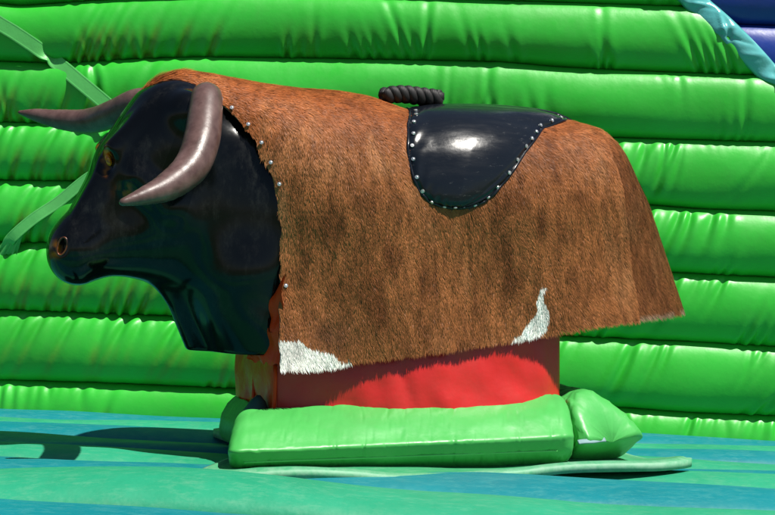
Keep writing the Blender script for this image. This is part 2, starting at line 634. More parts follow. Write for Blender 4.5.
def strap(name, pts, width, twist=None, thick=.004):
    """flat webbing along points (x, y, z); y relative to the seam plane"""
    P = catmull(pts, 14)
    n = len(P)
    V = []
    for i, p in enumerate(P):
        tv = P[min(i + 1, n - 1)] - P[max(i - 1, 0)]
        tv /= np.linalg.norm(tv)
        side = np.cross(tv, np.array([0, -1, 0])); side /= np.linalg.norm(side)
        nrm = np.cross(side, tv)
        a = twist(i / (n - 1)) if twist else 0
        s = side * math.cos(a) + nrm * math.sin(a)
        nn = -side * math.sin(a) + nrm * math.cos(a)
        for q, e in ((-1, 1), (-.85, 1.25), (-.7, 1), (.7, 1), (.85, 1.25), (1, 1)):
            V.append(p + s * q * width / 2 + nn * thick / 2 * e)
        for q in (1, -1):
            V.append(p + s * q * width / 2 - nn * thick / 2)
    F = list(map(tuple, grid_faces(n, 8, closed_v=True).tolist()))
    F += [tuple(range(8))[::-1], tuple((n - 1) * 8 + k for k in range(8))]
    o = mesh_obj(name, V, F, M['strap'], wall, smooth=False)
    return o


def wpt(px, py, y):      # helper used while measuring the wall: metres on the seam plane
    return ((px - 387.5) * .003267 * (4.9 + y) / 4.9, y, .72 - (py - 200) * .003267 * (4.9 + y) / 4.9)


o = strap('webbing_strap', [(-1.48, -0.034, 1.46), (-1.29, -0.064, 1.315), (-1.20, -0.071, 1.258), (-1.13, -0.059, 1.210), (-1.09, -0.034, 1.178),
                    (-1.04, -0.049, 1.14), (-.99, -0.072, 1.10), (-.90, -0.079, 1.025), (-.82, -0.069, .95), (-.74, -0.059, .89)], .047,
          twist=lambda t: 1.0 * math.exp(-((t - .42) / .05) ** 2))
o['label'] = 'pale green strap slanting down over the upper tubes to the far horn'
o = strap('webbing_strap', [(-.72, -0.059, .89), (-.84, -0.076, .835), (-.95, -0.064, .80), (-1.06, -0.062, .715), (-1.14, -0.068, .66), (-1.21, -0.064, .60), (-1.235, -0.044, .565)], .036,
          twist=lambda t: .7 * max(0, t - .85) / .15)
o['label'] = 'green strap slanting from behind the muzzle down to the left'
# puckered anchor tab of the lower strap
n, nv = 24, 20
S, Q = np.meshgrid(np.linspace(0, 1, n), np.linspace(-1, 1, nv), indexing='ij')
hw = .022 + .020 * S
XX = -1.195 - .045 * S + Q * hw
ZZ = .615 - .075 * S + .006 * np.sin(Q * 9) * S
YY = -.066 + .02 * S - .006 * np.sin(Q * 14) * S
mesh_obj('anchor_tab', np.stack([XX, YY, ZZ], -1).reshape(-1, 3), grid_faces(n, nv, flip=True), M['strap'], wall)

# ------------------------------------------------------------------ mechanical bull: frame u (towards tail), w (far side), z
PSI = R(20)
BX = .05
bull = empty('mechanical_bull', (BX, 0, 0), PSI)
tag(bull, 'mechanical bull with brown cowhide body, glossy black head and black saddle', 'mechanical bull')

zt_f = curve([-.76, -.72, -.675, -.611, -.534, -.403, -.295, -.213, -.13, -.066, -.004, .126, .274, .455, .548, .62],
             [.95, .985, 1.028, 1.048, 1.040, 1.018, 1.008, 1.005, .995, .975, .955, .948, .945, .942, .922, .880], .02)
zb_f = curve([-.8, -.43, -.3, -.25, 0, .18, .32, .577, .8], [.318, .318, .318, .330, .352, .368, .387, .412, .42], .03)
hw_f = curve([-.78, -.72, -.65, -.6, -.55, -.5, -.45, -.42, -.35, -.2, 0, .3, .42, .7],
             [.075, .09, .12, .145, .172, .198, .222, .235, .250, .258, .262, .258, .248, .235], .02)
prof_f = curve([.36, .40, .42, .506, .621, .734, .847, .90, 1.0], [.830, .824, .818, .788, .742, .692, .632, .61, .61], .02)
UR, RL = .42, .19
QA = .55


def hide_pt(us, q, side, off=0.0, fold=True):
    """us station along the spine, q 0 spine .. 1 hem, side -1 near / +1 far"""
    us = np.asarray(us, float); q = np.asarray(q, float)
    x = np.clip((us - UR) / RL, 0, 1)
    fac = np.clip(1 - x ** 2.5, 0, 1) ** (1 / 2.5)
    zt = zt_f(us) + off
    zb = zb_f(us)
    zs = zb + .48 * (zt - zb)
    hw = hw_f(us) + off
    th = np.clip(q / QA, 0, 1) * math.pi / 2
    n = 2.25
    wA = hw * np.abs(np.sin(th)) ** (2 / n)
    zA = zs + (zt - zs) * np.abs(np.cos(th)) ** (2 / n)
    qq = np.clip((q - QA) / (1 - QA), 0, 1)
    wB = hw + (.030 + .034 * np.exp(-((us + .44) / .10) ** 2)) * qq ** 1.8
    zB = zs + (zb - zs) * qq
    w = np.where(q < QA, wA, wB)
    z = np.where(q < QA, zA, zB)
    u = us + x ** 2 * (prof_f(z) - .61)
    if fold:
        low = sstep(.92, .76, z)
        k = sstep(.45, .475, x) * low
        w = w * fac - .010 * k * sstep(0, .15, fac)
        u = u - .006 * k + .009 * sstep(.25, .45, x) * (1 - k) * low
    else:
        w = w * fac
    # gentle unevenness of the draped skin
    w = w + .006 * np.sin(us * 13 + z * 7) * fac * sstep(0, .2, q)
    return np.stack([u, side * w, z + 0 * u], -1)


UF = curve([0, .05, .1, .15, .2, .25, .3, .35, .4, .45, .5, .55, .7, 1.0],
           [-.723, -.707, -.685, -.642, -.587, -.533, -.498, -.468, -.449, -.433, -.419, -.412, -.416, -.433], .02)


def u_front(q):
    return UF(q) + .0015 * np.sin(q * 60) + .001 * np.sin(q * 113 + 1)


def noise1(P, s, seed):
    return vnoise(np.asarray(P) * s, seed)


def pelt_color(P, xs=None):
    """colour of the coat at points in the bull's own frame"""
    n1 = noise1(P, 3.6, 1); n2 = noise1(P * np.array([1, 1, .7]), 12, 2); n3 = noise1(P * np.array([1, 1, .4]), 34, 3)
    base = np.array([.315, .108, .035]) ; dark = np.array([.150, .046, .014]); light = np.array([.44, .185, .074])
    k = np.clip(.52 + .85 * (.46 * n1 + .26 * n2 + .38 * n3 - .55), 0, 1)[:, None]
    c = np.where(k < .5, dark + (base - dark) * sstep(.22, .52, k), base + (light - base) * sstep(.52, .90, k))
    u, w, z = P[:, 0], P[:, 1], P[:, 2]
    # redder along the back, greyer flank
    top = sstep(.80, 1.0, z)[:, None]
    c = c * (1 - top) + (c * np.array([1.12, .92, .72])) * top
    # darker rump panel and front corner
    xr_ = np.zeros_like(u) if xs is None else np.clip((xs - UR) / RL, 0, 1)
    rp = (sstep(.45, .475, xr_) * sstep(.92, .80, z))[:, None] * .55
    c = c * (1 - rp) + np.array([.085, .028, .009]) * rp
    pale = (sstep(.45, .5, xr_) * sstep(.013, .003, z - zb_f(u)) * sstep(.35, .6, noise1(P, 22, 44)))[:, None] * .25
    c = c * (1 - pale) + np.array([.55, .46, .34]) * pale
    dp = (np.exp(-(((u + .30) / .06) ** 2 + ((z - .40) / .05) ** 2)) * .5)[:, None]
    c = c * (1 - dp) + np.array([.06, .03, .02]) * dp
    # white markings on the near side
    jit = (noise1(P, 45, 6) - .5) * .035
    nearside = w < -.12
    hem = zb_f(u)
    m1 = (z < hem + .070 - .085 * sstep(-.40, -.20, u) + jit * .7) & (u < -.215 + jit) & nearside
    uc = .20 + (z - .36) * .62 + .02 * np.sin((z - .36) * 30)
    wd = .026 * sstep(.50, .37, z) + .006
    m2 = (np.abs(u - uc + jit * .4) < wd) & (z < .505 + jit) & nearside
    m = (m1 | m2)[:, None]
    white = np.array([.86, .83, .76]) * (.9 + .15 * n3[:, None])
    return np.where(m, white, c)


NQ = 64
qs = np.linspace(0, 1, NQ)
ss = np.concatenate([np.linspace(0, 1, 130)[:-1], 1 + np.linspace(0, 1, 60)])   # 0..1 body, 1..2 rump


def stations(s, q):
    uf = u_front(q)
    body = uf + (UR - uf) * np.clip(s, 0, 1)
    rr = np.sin(np.clip(s - 1, 0, 1) * math.pi / 2) ** .8
    return np.where(s < 1, body, UR + RL * rr)


sides = []
STA = None
for side in (-1, 1):
    Sg, Qg = np.meshgrid(ss, qs, indexing='ij')
    STA = stations(Sg, Qg)
    sides.append(hide_pt(STA, Qg, side))
full = np.concatenate([sides[0][:, ::-1], sides[1][:, 1:]], axis=1)      # near hem .. spine .. far hem
nS, nW = full.shape[:2]
HV = full.reshape(-1, 3)
hc = pelt_color(HV, np.concatenate([STA[:, ::-1], STA[:, 1:]], axis=1).ravel()) * .55
hide = mesh_obj('hide', HV, grid_faces(nS, nW, flip=True), M['hide'], bull, attrs={'hidecol': hc})
bm = bmesh.new(); bm.from_mesh(hide.data)
bmesh.ops.remove_doubles(bm, verts=bm.verts, dist=.0004)
bmesh.ops.recalc_face_normals(bm, faces=bm.faces)
bm.to_mesh(hide.data); bm.free()
hide.data.materials.append(M['rawhide'])
md = hide.modifiers.new('thick', 'SOLIDIFY'); md.thickness = .007; md.offset = -1; md.material_offset = 1; md.material_offset_rim = 1
hide['label'] = 'brown cowhide cover with white patches at its lower edge'

SFZ = np.array([.965, .935, .911, .845, .77, .735, .715, .704, .699])
SFU = np.array([-.008, -.040, -.058, -.080, -.073, -.055, -.034, -.005, .030])
SRU = np.array([.500, .440, .338, .250, .176, .140, .112, .085, .050])

# ---- coat: short strands combed down and back
def make_fur(side, count, seed):
    r = np.random.default_rng(seed)
    G = sides[0 if side < 0 else 1]
    a = G[1:, :-1] - G[:-1, :-1]; b = G[:-1, 1:] - G[:-1, :-1]
    area = np.linalg.norm(np.cross(a, b), axis=-1)
    pr = area.ravel() / area.sum()
    idx = r.choice(pr.size, size=count, p=pr)
    i, j = np.divmod(idx, G.shape[1] - 1)
    fu, fv = r.random(count)[:, None], r.random(count)[:, None]
    P00, P10, P01, P11 = G[i, j], G[i + 1, j], G[i, j + 1], G[i + 1, j + 1]
    P = (P00 * (1 - fu) + P10 * fu) * (1 - fv) + (P01 * (1 - fu) + P11 * fu) * fv
    du = P10 - P00; dq = P01 - P00
    xst = STA[i, j]
    N = np.cross(du, dq) * side
    ln = np.linalg.norm(N, axis=1)
    ok = ln > 1e-9
    P, du, dq, N, xst = P[ok], du[ok], dq[ok], N[ok] / ln[ok][:, None], xst[ok]
    flip = np.sum(N * np.stack([0 * P[:, 0], P[:, 1] * 1.0, P[:, 2] - .6], 1), 1) < 0
    N[flip] *= -1
    zz_ = P[:, 2]
    under = (zz_ > .713) & (P[:, 0] > np.interp(zz_, SFZ[::-1], SFU[::-1]) - .002) & (P[:, 0] < np.interp(zz_, SFZ[::-1], SRU[::-1]) + .001)
    P, du, dq, N, xst = P[~under], du[~under], dq[~under], N[~under], xst[~under]
    n = len(P)
    # comb direction: down the flank and slightly towards the tail
    D = np.array([[.22, 0, -1.0]]) + 0 * P
    D[:, 0] += (noise1(P, 5, 21 + seed) - .5) * .8 + (noise1(P * np.array([1, 1, .5]), 60, 22) - .5) * .9
    D[:, 0] += sstep(.85, 1.0, P[:, 2]) * 1.0
    D[:, 1] += (noise1(P, 60, 23) - .5) * .4
    D += r.normal(0, .08, D.shape)
    D -= N * np.sum(D * N, 1)[:, None]
    D /= np.linalg.norm(D, axis=1)[:, None] + 1e-9
    lift = .06 + .15 * noise1(P * np.array([1, 1, .5]), 70, 24) + r.uniform(0, .07, n)
    lift = lift[:, None]
    L = (r.uniform(.011, .020, n) * (.75 + .5 * noise1(P, 12, 25)))[:, None]
    poll = (sstep(-.56, -.66, P[:, 0]))[:, None]
    L = L * (1 + .5 * poll)
    W = np.cross(D, N); W /= np.linalg.norm(W, axis=1)[:, None] + 1e-9
    wd = r.uniform(.00045, .0009, n)[:, None]
    p0 = P - N * .001
    p1 = P + D * L * .55 + N * L * .55 * lift * 1.25
    p2 = P + D * L + N * L * lift * .95
    V = np.stack([p0 - W * wd, p0 + W * wd, p1 - W * wd * .8, p1 + W * wd * .8, p2], 1).reshape(-1, 3)
    o5 = np.arange(n)[:, None] * 5
    T = np.concatenate([o5 + np.array([[0, 1, 3]]), o5 + np.array([[0, 3, 2]]), o5 + np.array([[2, 3, 4]])], 0)
    c = pelt_color(P, xst)
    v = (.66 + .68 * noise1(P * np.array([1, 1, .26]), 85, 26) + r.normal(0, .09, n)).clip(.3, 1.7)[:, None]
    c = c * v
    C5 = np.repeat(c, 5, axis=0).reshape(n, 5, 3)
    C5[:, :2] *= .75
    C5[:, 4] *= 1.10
    NN = N[:, None, :] * .8 + np.repeat((r.normal(0, .14, (n, 3)) + N * 0)[:, None, :], 5, 1) + D[:, None, :] * np.array([0, 0, .05, .05, .15])[None, :, None]
    NN /= np.linalg.norm(NN, axis=-1, keepdims=True)
    return V, T, np.clip(C5.reshape(-1, 3), 0, 1), NN.reshape(-1, 3)


V1, T1, C1, N1 = make_fur(-1, 300000, 1)
V2, T2, C2, N2 = make_fur(1, 60000, 2)
T = np.concatenate([T1, T2 + len(V1)])
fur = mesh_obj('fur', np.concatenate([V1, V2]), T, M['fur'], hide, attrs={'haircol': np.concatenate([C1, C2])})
if len(fur.data.vertices) == len(V1) + len(V2):
    fur.data.normals_split_custom_set_from_vertices(np.concatenate([N1, N2]))
tag(fur, kind='stuff')

# ---- closed belly shell inside the hide
us = np.concatenate([np.linspace(-.44, .42, 40), .42 + .10 * np.sin(np.linspace(.05, 1, 16) * math.pi / 2)])
qv = np.linspace(0, .93, 24)
rows = []
for u_ in us:
    a = hide_pt(np.full(24, u_), qv, -1, off=-.04, fold=False)
    b = hide_pt(np.full(24, u_), qv, 1, off=-.04, fold=False)
    sec = np.concatenate([a[::-1], b[1:]])
    sec[:, 2] = np.maximum(sec[:, 2], .40)
    rows.append(sec)
sh = np.array(rows)
F = list(map(tuple, grid_faces(len(us), sh.shape[1], closed_v=True, flip=True).tolist()))
F += [tuple(range(sh.shape[1])), tuple((len(us) - 1) * sh.shape[1] + k for k in range(sh.shape[1]))[::-1]]
mesh_obj('body_shell', sh.reshape(-1, 3), F, M['black'], bull)

# ---- rivets
bm = bmesh.new()
bmesh.ops.create_uvsphere(bm, u_segments=12, v_segments=6, radius=.0037)
bmesh.ops.scale(bm, vec=(1, 1, .55), verts=bm.verts)
ret = bmesh.ops.create_cone(bm, cap_ends=True, segments=14, radius1=.0054, radius2=.0047, depth=.0026)
rivet_me = bpy.data.meshes.new('rivet')
bm.to_mesh(rivet_me); bm.free()
rivet_me.materials.append(M['rivet'])


def rivet(p, nrm, parent):
    o = bpy.data.objects.new('rivet', rivet_me)
    COL.objects.link(o)
    o.parent = parent
    o.location = Vector(p)
    o.rotation_euler = Vector(nrm).to_track_quat('Z', 'Y').to_euler()


def hide_frame(us, q, side, off=0.0):
    e = 1e-3
    p = hide_pt(us, q, side, off)
    du = hide_pt(us + e, q, side, off) - p
    dq = hide_pt(us, q + e, side, off) - p
    n = np.cross(du, dq)
    n /= np.linalg.norm(n)
    if n[1] * side < 0 and abs(n[1]) > .3 or (abs(n[1]) <= .3 and n[2] < 0):
        n = -n
    return p, n


for q in (.215, .265, .315, .365, .415, .465, .74):
    u_ = float(u_front(np.array(q))) + .013
    p, nrm = hide_frame(u_, q, -1)
    rivet(p + nrm * (.008 if q < .5 else .005), nrm, hide)

# ---- black fibreglass head, neck and chest: blended solid, surface-netted
def surface_nets(f, org, h):
    ins = f < 0
    nx, ny, nz = f.shape
    cnt = np.zeros((nx - 1, ny - 1, nz - 1)); acc = np.zeros((nx - 1, ny - 1, nz - 1, 3))
    cs = [(a, b, c) for a in (0, 1) for b in (0, 1) for c in (0, 1)]
    def sl(c):
        return tuple(slice(c[k], f.shape[k] - 1 + c[k]) for k in range(3))
    for c0 in cs:
        for ax in range(3):
            if c0[ax]:
                continue
            c1 = list(c0); c1[ax] = 1; c1 = tuple(c1)
            f0, f1 = f[sl(c0)], f[sl(c1)]
            m = (f0 < 0) != (f1 < 0)
            t = np.where(m, f0 / np.where(m, f0 - f1, 1), 0)
            cnt += m
            for k in range(3):
                acc[..., k] += m * (c0[k] + (t if k == ax else 0))
    mask = cnt > 0
    idx = -np.ones(mask.shape, np.int64)
    idx[mask] = np.arange(mask.sum())
    pos = np.argwhere(mask) + acc[mask] / cnt[mask][:, None]
    V = pos * h + np.array(org)
    F = []
    for ax in range(3):
        b, c = [(1, 2), (2, 0), (0, 1)][ax]
        s0 = [slice(1, -1)] * 3; s1 = [slice(1, -1)] * 3
        s0[ax] = slice(0, -1); s1[ax] = slice(1, None)
        m = ins[tuple(s0)] != ins[tuple(s1)]
        e = np.argwhere(m)
        e[:, b] += 1; e[:, c] += 1
        inside0 = ins[e[:, 0], e[:, 1], e[:, 2]]
        q = []
        for db, dc in ((-1, -1), (0, -1), (0, 0), (-1, 0)):
            g = e.copy(); g[:, b] += db; g[:, c] += dc
            q.append(idx[g[:, 0], g[:, 1], g[:, 2]])
        q = np.stack(q, 1)
        q[~inside0] = q[~inside0][:, ::-1]
        F.append(q)
    return V, np.concatenate(F)


hh = .006
gx = np.arange(-1.0, -.30, hh); gy = np.arange(-.30, .301, hh); gz = np.arange(.30, 1.07, hh)
GX, GY, GZ = np.meshgrid(gx, gy, gz, indexing='ij')


def smin(a, b, k):
    h_ = np.clip(.5 + .5 * (b - a) / k, 0, 1)
    return b + (a - b) * h_ - k * h_ * (1 - h_)


def rcone(a, b, ra, rb, ws=1.0):
    """tapered capsule; ws scales its width across the body (w axis)"""
    A = np.array(a, float); B = np.array(b, float)
    px, py, pz = GX - A[0], (GY - A[1]) / ws, GZ - A[2]
    d = B - A; d = d * np.array([1, 1 / ws, 1])
    L2 = d @ d
    t = np.clip((px * d[0] + py * d[1] + pz * d[2]) / L2, 0, 1)
    return np.sqrt((px - t * d[0]) ** 2 + (py - t * d[1]) ** 2 + (pz - t * d[2]) ** 2) - (ra + (rb - ra) * t)


def ell(c, r):
    k = np.sqrt(((GX - c[0]) / r[0]) ** 2 + ((GY - c[1]) / r[1]) ** 2 + ((GZ - c[2]) / r[2]) ** 2)
    return (k - 1) * min(r)


f = rcone((-.635, 0, .905), (-.735, 0, .80), .115, .092, 1.08)                 # cranium
f = smin(f, rcone((-.735, 0, .79), (-.862, 0, .615), .090, .060, 1.10), .03)   # bridge of the nose
f = smin(f, ell((-.868, 0, .600), (.072, .092, .082)), .03)                     # muzzle
f = smin(f, rcone((-.62, 0, .70), (-.865, 0, .580), .130, .062, .95), .035)     # jaw and cheek
f = smin(f, rcone((-.58, 0, .83), (-.36, 0, .74), .155, .225, 1.0), .10)        # neck
f = smin(f, rcone((-.59, 0, .62), (-.36, 0, .60), .110, .205, 1.0), .16)        # throat
f = smin(f, rcone((-.575, 0, .50), (-.515, 0, .34), .080, .070, .55), .06)      # dewlap keel
f = smin(f, rcone((-.46, 0, .52), (-.40, 0, .34), .150, .150, 1.42), .07)       # chest
for s in (-1, 1):
    f = smin(f, rcone((-.690, s * .075, .935), (-.790, s * .070, .842), .030, .028), .018)   # brow ridge
    f = smin(f, rcone((-.800, s * .045, .80), (-.865, s * .040, .69), .022, .016), .02)       # nose ridge
    f = smin(f, rcone((-.735, s * .105, .775), (-.66, s * .115, .70), .026, .040), .03)       # cheek bone
    f = smin(f, ell((-.618, s * .125, .935), (.050, .045, .050)), .03)                        # horn boss
    f = -smin(-f, ell((-.812, s * .078, .815), (.020, .020, .030)), .014)                      # eye socket
    f = -smin(-f, ell((-.925, s * .072, .608), (.020, .020, .022)), .010)                      # nostril
nz_ = vnoise(np.stack([GX.ravel() * 9, GY.ravel() * 9, GZ.ravel() * 9], 1), 90).reshape(GX.shape)
nz2 = vnoise(np.stack([GX.ravel() * 20 + GZ.ravel() * 8, GY.ravel() * 14, GZ.ravel() * 12], 1), 91).reshape(GX.shape)
f = f + (.007 * (nz_ - .5) + .003 * (nz2 - .5)) * sstep(-.82, -.66, GX)         # hand-laid shell is not quite even
f = np.maximum(f, .340 - GZ)                                                    # flat lower rim
f = np.maximum(f, GX + .32)
HVt, HF = surface_nets(f, (gx[0], gy[0], gz[0]), hh)
P = HVt
wear_glint = np.exp(-(((P[:, 0] + .768) / .018) ** 2 + ((P[:, 1] + .10) / .05) ** 2 + ((P[:, 2] - .744) / .016) ** 2)) * .35
for s_ in (-1, 1):  # orange reflections painted in around the eyes, then the muzzle mark
    wear_glint = np.maximum(wear_glint, .9 * np.exp(-(((P[:, 0] + .806) / .016) ** 2 + ((P[:, 1] - s_ * .058) / .02) ** 2 + ((P[:, 2] - .832) / .026) ** 2) ** 1.5))
    wear_glint = np.maximum(wear_glint, .7 * np.exp(-(((P[:, 0] + .800) / .012) ** 2 + ((P[:, 1] - s_ * .062) / .016) ** 2 + ((P[:, 2] - .785) / .012) ** 2) ** 1.5))
    wear_glint = np.maximum(wear_glint, .5 * np.exp(-(((P[:, 0] + .93) / .014) ** 2 + ((P[:, 1] - s_ * .05) / .03) ** 2 + ((P[:, 2] - .60) / .02) ** 2) ** 1.5))
wear_glint = wear_glint * sstep(.38, .62, noise1(P, 60, 31))
head = mesh_obj('head', HVt, HF, M['black'], bull, attrs={'wear_glint': wear_glint})
md = head.modifiers.new('sm', 'CORRECTIVE_SMOOTH') if False else head.modifiers.new('sm', 'SMOOTH')
md.factor = .5; md.iterations = 6
head['label'] = 'glossy black bull head and neck facing left'

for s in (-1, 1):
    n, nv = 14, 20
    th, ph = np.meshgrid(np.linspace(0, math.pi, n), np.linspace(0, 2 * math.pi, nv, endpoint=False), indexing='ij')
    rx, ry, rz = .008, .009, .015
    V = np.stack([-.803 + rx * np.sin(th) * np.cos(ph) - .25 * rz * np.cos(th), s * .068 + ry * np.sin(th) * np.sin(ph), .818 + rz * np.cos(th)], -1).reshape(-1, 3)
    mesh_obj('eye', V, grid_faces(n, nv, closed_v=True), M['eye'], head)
    # nostril rim
    loop = []
    for k in range(25):
        a = 2 * math.pi * k / 24
        loop.append((-.914 + .011 * math.cos(a), s * (.066 + .008 * math.cos(a)), .608 + .020 * math.sin(a) + .008 * math.cos(a)))
    V, Fc = tube_mesh(loop, .0026, 8, caps=False)
    mesh_obj('nostril', V, Fc, M['nostril'], head)


def horn(pts, rad, label):
    P = catmull(pts, 12)
    n = len(P)
    tt = np.linspace(0, 1, n)
    rr = np.interp(tt, np.linspace(0, 1, len(rad)), rad)
    rr = rr * (1 + .014 * np.sin(tt * 150) * sstep(.35, .8, tt))
    rr[-1] *= .55
    V, Fc = tube_mesh(P, list(rr), 24)
    o = mesh_obj('horn', V, Fc, M['horn'], bull)
    o['label'] = label
    c0 = [P[2] + (P[3] - P[2]) * 0]
    # base collar ring
    path = [P[1], P[2], P[3]]
    V, Fc = tube_mesh(path, [rr[1] * 1.07, rr[2] * 1.10, rr[3] * 1.06], 24)
    mesh_obj('base_collar', V, Fc, M['rivet'], o)
    return o


horn([(-.565, -.10, .960), (-.578, -.15, .968), (-.592, -.195, .925), (-.612, -.245, .862), (-.648, -.295, .798), (-.712, -.345, .752), (-.775, -.38, .729), (-.833, -.40, .713)],
     [.037, .039, .042, .044, .042, .034, .021, .007], 'near brown horn curving down and forward')
horn([(-.64, .10, .975), (-.695, .14, .972), (-.741, .20, .948), (-.794, .28, .930), (-.864, .34, .936), (-.925, .38, .949), (-.968, .40, .957)],
     [.036, .037, .037, .034, .027, .017, .004], 'far brown horn pointing left')

# ---- saddle
def q_of_z(u_, z_):
    lo, hi = np.zeros_like(u_), np.ones_like(u_)
    for _ in range(30):
        mid = (lo + hi) / 2
        zz_ = hide_pt(u_, mid, -1)[..., 2]
        hi = np.where(zz_ < z_, mid, hi); lo = np.where(zz_ < z_, lo, mid)
    return (lo + hi) / 2


NU, NL = 70, 54
lev = np.linspace(0, 1, NL)
zl = .965 + (.699 - .965) * (1 - (1 - lev) ** 1.0)
zl = np.interp(lev, np.linspace(0, 1, len(SFZ)), SFZ)
UA = curve(np.linspace(0, 1, len(SFZ)), SFU, .03)(lev)
UB = curve(np.linspace(0, 1, len(SFZ)), SRU, .03)(lev)


def saddle_side(side):
    rows = []
    tq = np.linspace(0, 1, NU)
    for i in range(NL):
        u_ = UA[i] + (UB[i] - UA[i]) * tq
        q0 = q_of_z(np.array([UA[i]]), np.array([min(zl[i], .962)]))[0]
        q1 = q_of_z(np.array([UB[i]]), np.array([min(zl[i] - .0, .962)]))[0]
        # level follows the girth so the strip lies along the body
        qq = q0 + (q1 - q0) * tq
        if i == 0:
            qq = qq * 0
        edge = np.minimum(np.minimum(tq, 1 - tq) * (UB[i] - UA[i]), (1 - lev[i]) * .30)
        puff = .008 + .026 * (1 - np.exp(-(edge / .075) ** 1.2)) - .006 * np.exp(-(edge / .008) ** 2)
        puff = puff + .0022 * np.sin(edge * 0 + tq * 46 + lev[i] * 40) * np.exp(-(edge / .03) ** 2)
        e = 1e-3
        p = hide_pt(u_, qq, side)
        du = hide_pt(u_ + e, qq, side) - p; dq = hide_pt(u_, qq + e, side) - p
        nn = np.cross(du, dq); nn /= np.linalg.norm(nn, axis=1)[:, None] + 1e-12
        ref = np.stack([0 * u_, side * .5 + 0 * u_, 1 + 0 * u_], 1)
        nn[np.sum(nn * ref, 1) < 0] *= -1
        if i == 0:
            nn = np.tile(np.array([0, 0, 1.0]), (NU, 1))
        rows.append(p + nn * puff[:, None])
    return np.array(rows)


sn = saddle_side(-1); sf = saddle_side(1)
SA = np.concatenate([sn[::-1], sf[1:]])
saddle = mesh_obj('saddle', SA.reshape(-1, 3), grid_faces(SA.shape[0], NU), M['saddle'], bull)
bm = bmesh.new(); bm.from_mesh(saddle.data)
bmesh.ops.recalc_face_normals(bm, faces=bm.faces)
bm.to_mesh(saddle.data); bm.free()
saddle.data.update()
if saddle.data.polygons[(NL - 8) * (NU - 1) + NU // 2].normal.z < 0:
    saddle.data.flip_normals()
md = saddle.modifiers.new('thick', 'SOLIDIFY'); md.thickness = .012; md.offset = -1
saddle['label'] = 'shiny black vinyl saddle with a riveted edge'
# piping along the edge (near and far)
for arr in (sn, sf):
    edge_path = [arr[i, 0] for i in range(1, NL)] + [arr[NL - 1, k] for k in range(2, NU, 3)] + [arr[i, -1] for i in range(NL - 2, 0, -1)]
    V, Fc = tube_mesh([tuple(p) for p in edge_path], .0042, 8)
    mesh_obj('piping', V, Fc, M['saddle'], saddle)
# rivets just inside the near edge
inner = []
for i in range(4, NL - 1):
    inner.append((i, 2))
for k in range(4, NU - 4, 4):
    inner.append((NL - 3, k))
for i in range(NL - 2, 2, -1):
    inner.append((i, NU - 3))
pts_ = [sn[i, k] for i, k in inner]
acc = 0.0
last = None
for n_, (i, k) in enumerate(inner):
    p = pts_[n_]
    if last is not None:
        acc += np.linalg.norm(p - last)
    last = p
    if n_ == 0 or acc > .037:
        acc = 0.0
        a = sn[min(i + 1, NL - 1), k] - sn[max(i - 1, 0), k]
        b = sn[i, min(k + 2, NU - 1)] - sn[i, max(k - 2, 0)]
        nn = np.cross(a, b); nn /= np.linalg.norm(nn) + 1e-9
        if nn[1] > 0:
            nn = -nn
        rivet(p + nn * .002, nn, saddle)

# ---- braided rope grip on the withers
rope = empty('rope_handle', (0, 0, 0))
rope.parent = bull
V_all, F_all = [], []
for k in range(3):
    path = []
    for i in range(90):
        t_ = i / 89
        ph = t_ * 2 * math.pi * 2.3 + 2 * math.pi * k / 3
        uu = -.070 + .156 * t_
        zz0 = .996 + .012 * math.sin(min(1, t_ * 2.2) * math.pi / 2) - .016 * t_
        if t_ > .96:
            uu -= 0
        path.append((uu, -.012 + .022 * math.sin(ph), zz0 - .001 + .0105 * math.sin(2 * ph)))
    V, Fc = tube_mesh(path, .0135, 10)
    o = mesh_obj('rope_strand', V, Fc, M['rope'], rope)
V, Fc = tube_mesh([(.072, -.012, .991), (.081, -.012, .994), (.091, -.012, .990), (.097, -.012, .984)], [.018, .0225, .021, .010], 14)
mesh_obj('end_knot', V, Fc, M['rope'], rope)

# ------------------------------------------------------------------ red pedestal cover
ped = empty('pedestal_cover', (BX, 0, 0), PSI)
tag(ped, 'red vinyl cover around the pedestal under the bull', 'pedestal cover')


def panel(name, p0, p1, z0, z1, bulge, mat, out, seed, wr=.004, nx=90, nz=40, slant=0.3):
    """standing fabric panel from p0 to p1 (u,w), bulging outwards"""
    S, Q = np.meshgrid(np.linspace(0, 1, nx), np.linspace(0, 1, nz), indexing='ij')
    U = p0[0] + (p1[0] - p0[0]) * S
    W = p0[1] + (p1[1] - p0[1]) * S
    Z = z0 + (z1 - z0) * Q
    pts = np.stack([U.ravel() * 9 + Z.ravel() * 6 * slant, W.ravel() * 9, Z.ravel() * 7], 1)
    n1 = vnoise(pts, seed).reshape(U.shape); n2 = vnoise(pts * 2.7, seed + 1).reshape(U.shape)
    S_ = S ** 1.35
    b = bulge * (4 * S_ * (1 - S_)) ** .75 * (1.15 - .75 * Q) + (np.abs(n1 - .5) * 2 * wr + (n2 - .5) * wr * .7) * (4 * S * (1 - S)) ** .3
    V = np.stack([U + out[0] * b, W + out[1] * b, Z], -1).reshape(-1, 3)
    return mesh_obj(name, V, grid_faces(nx, nz), mat, ped)


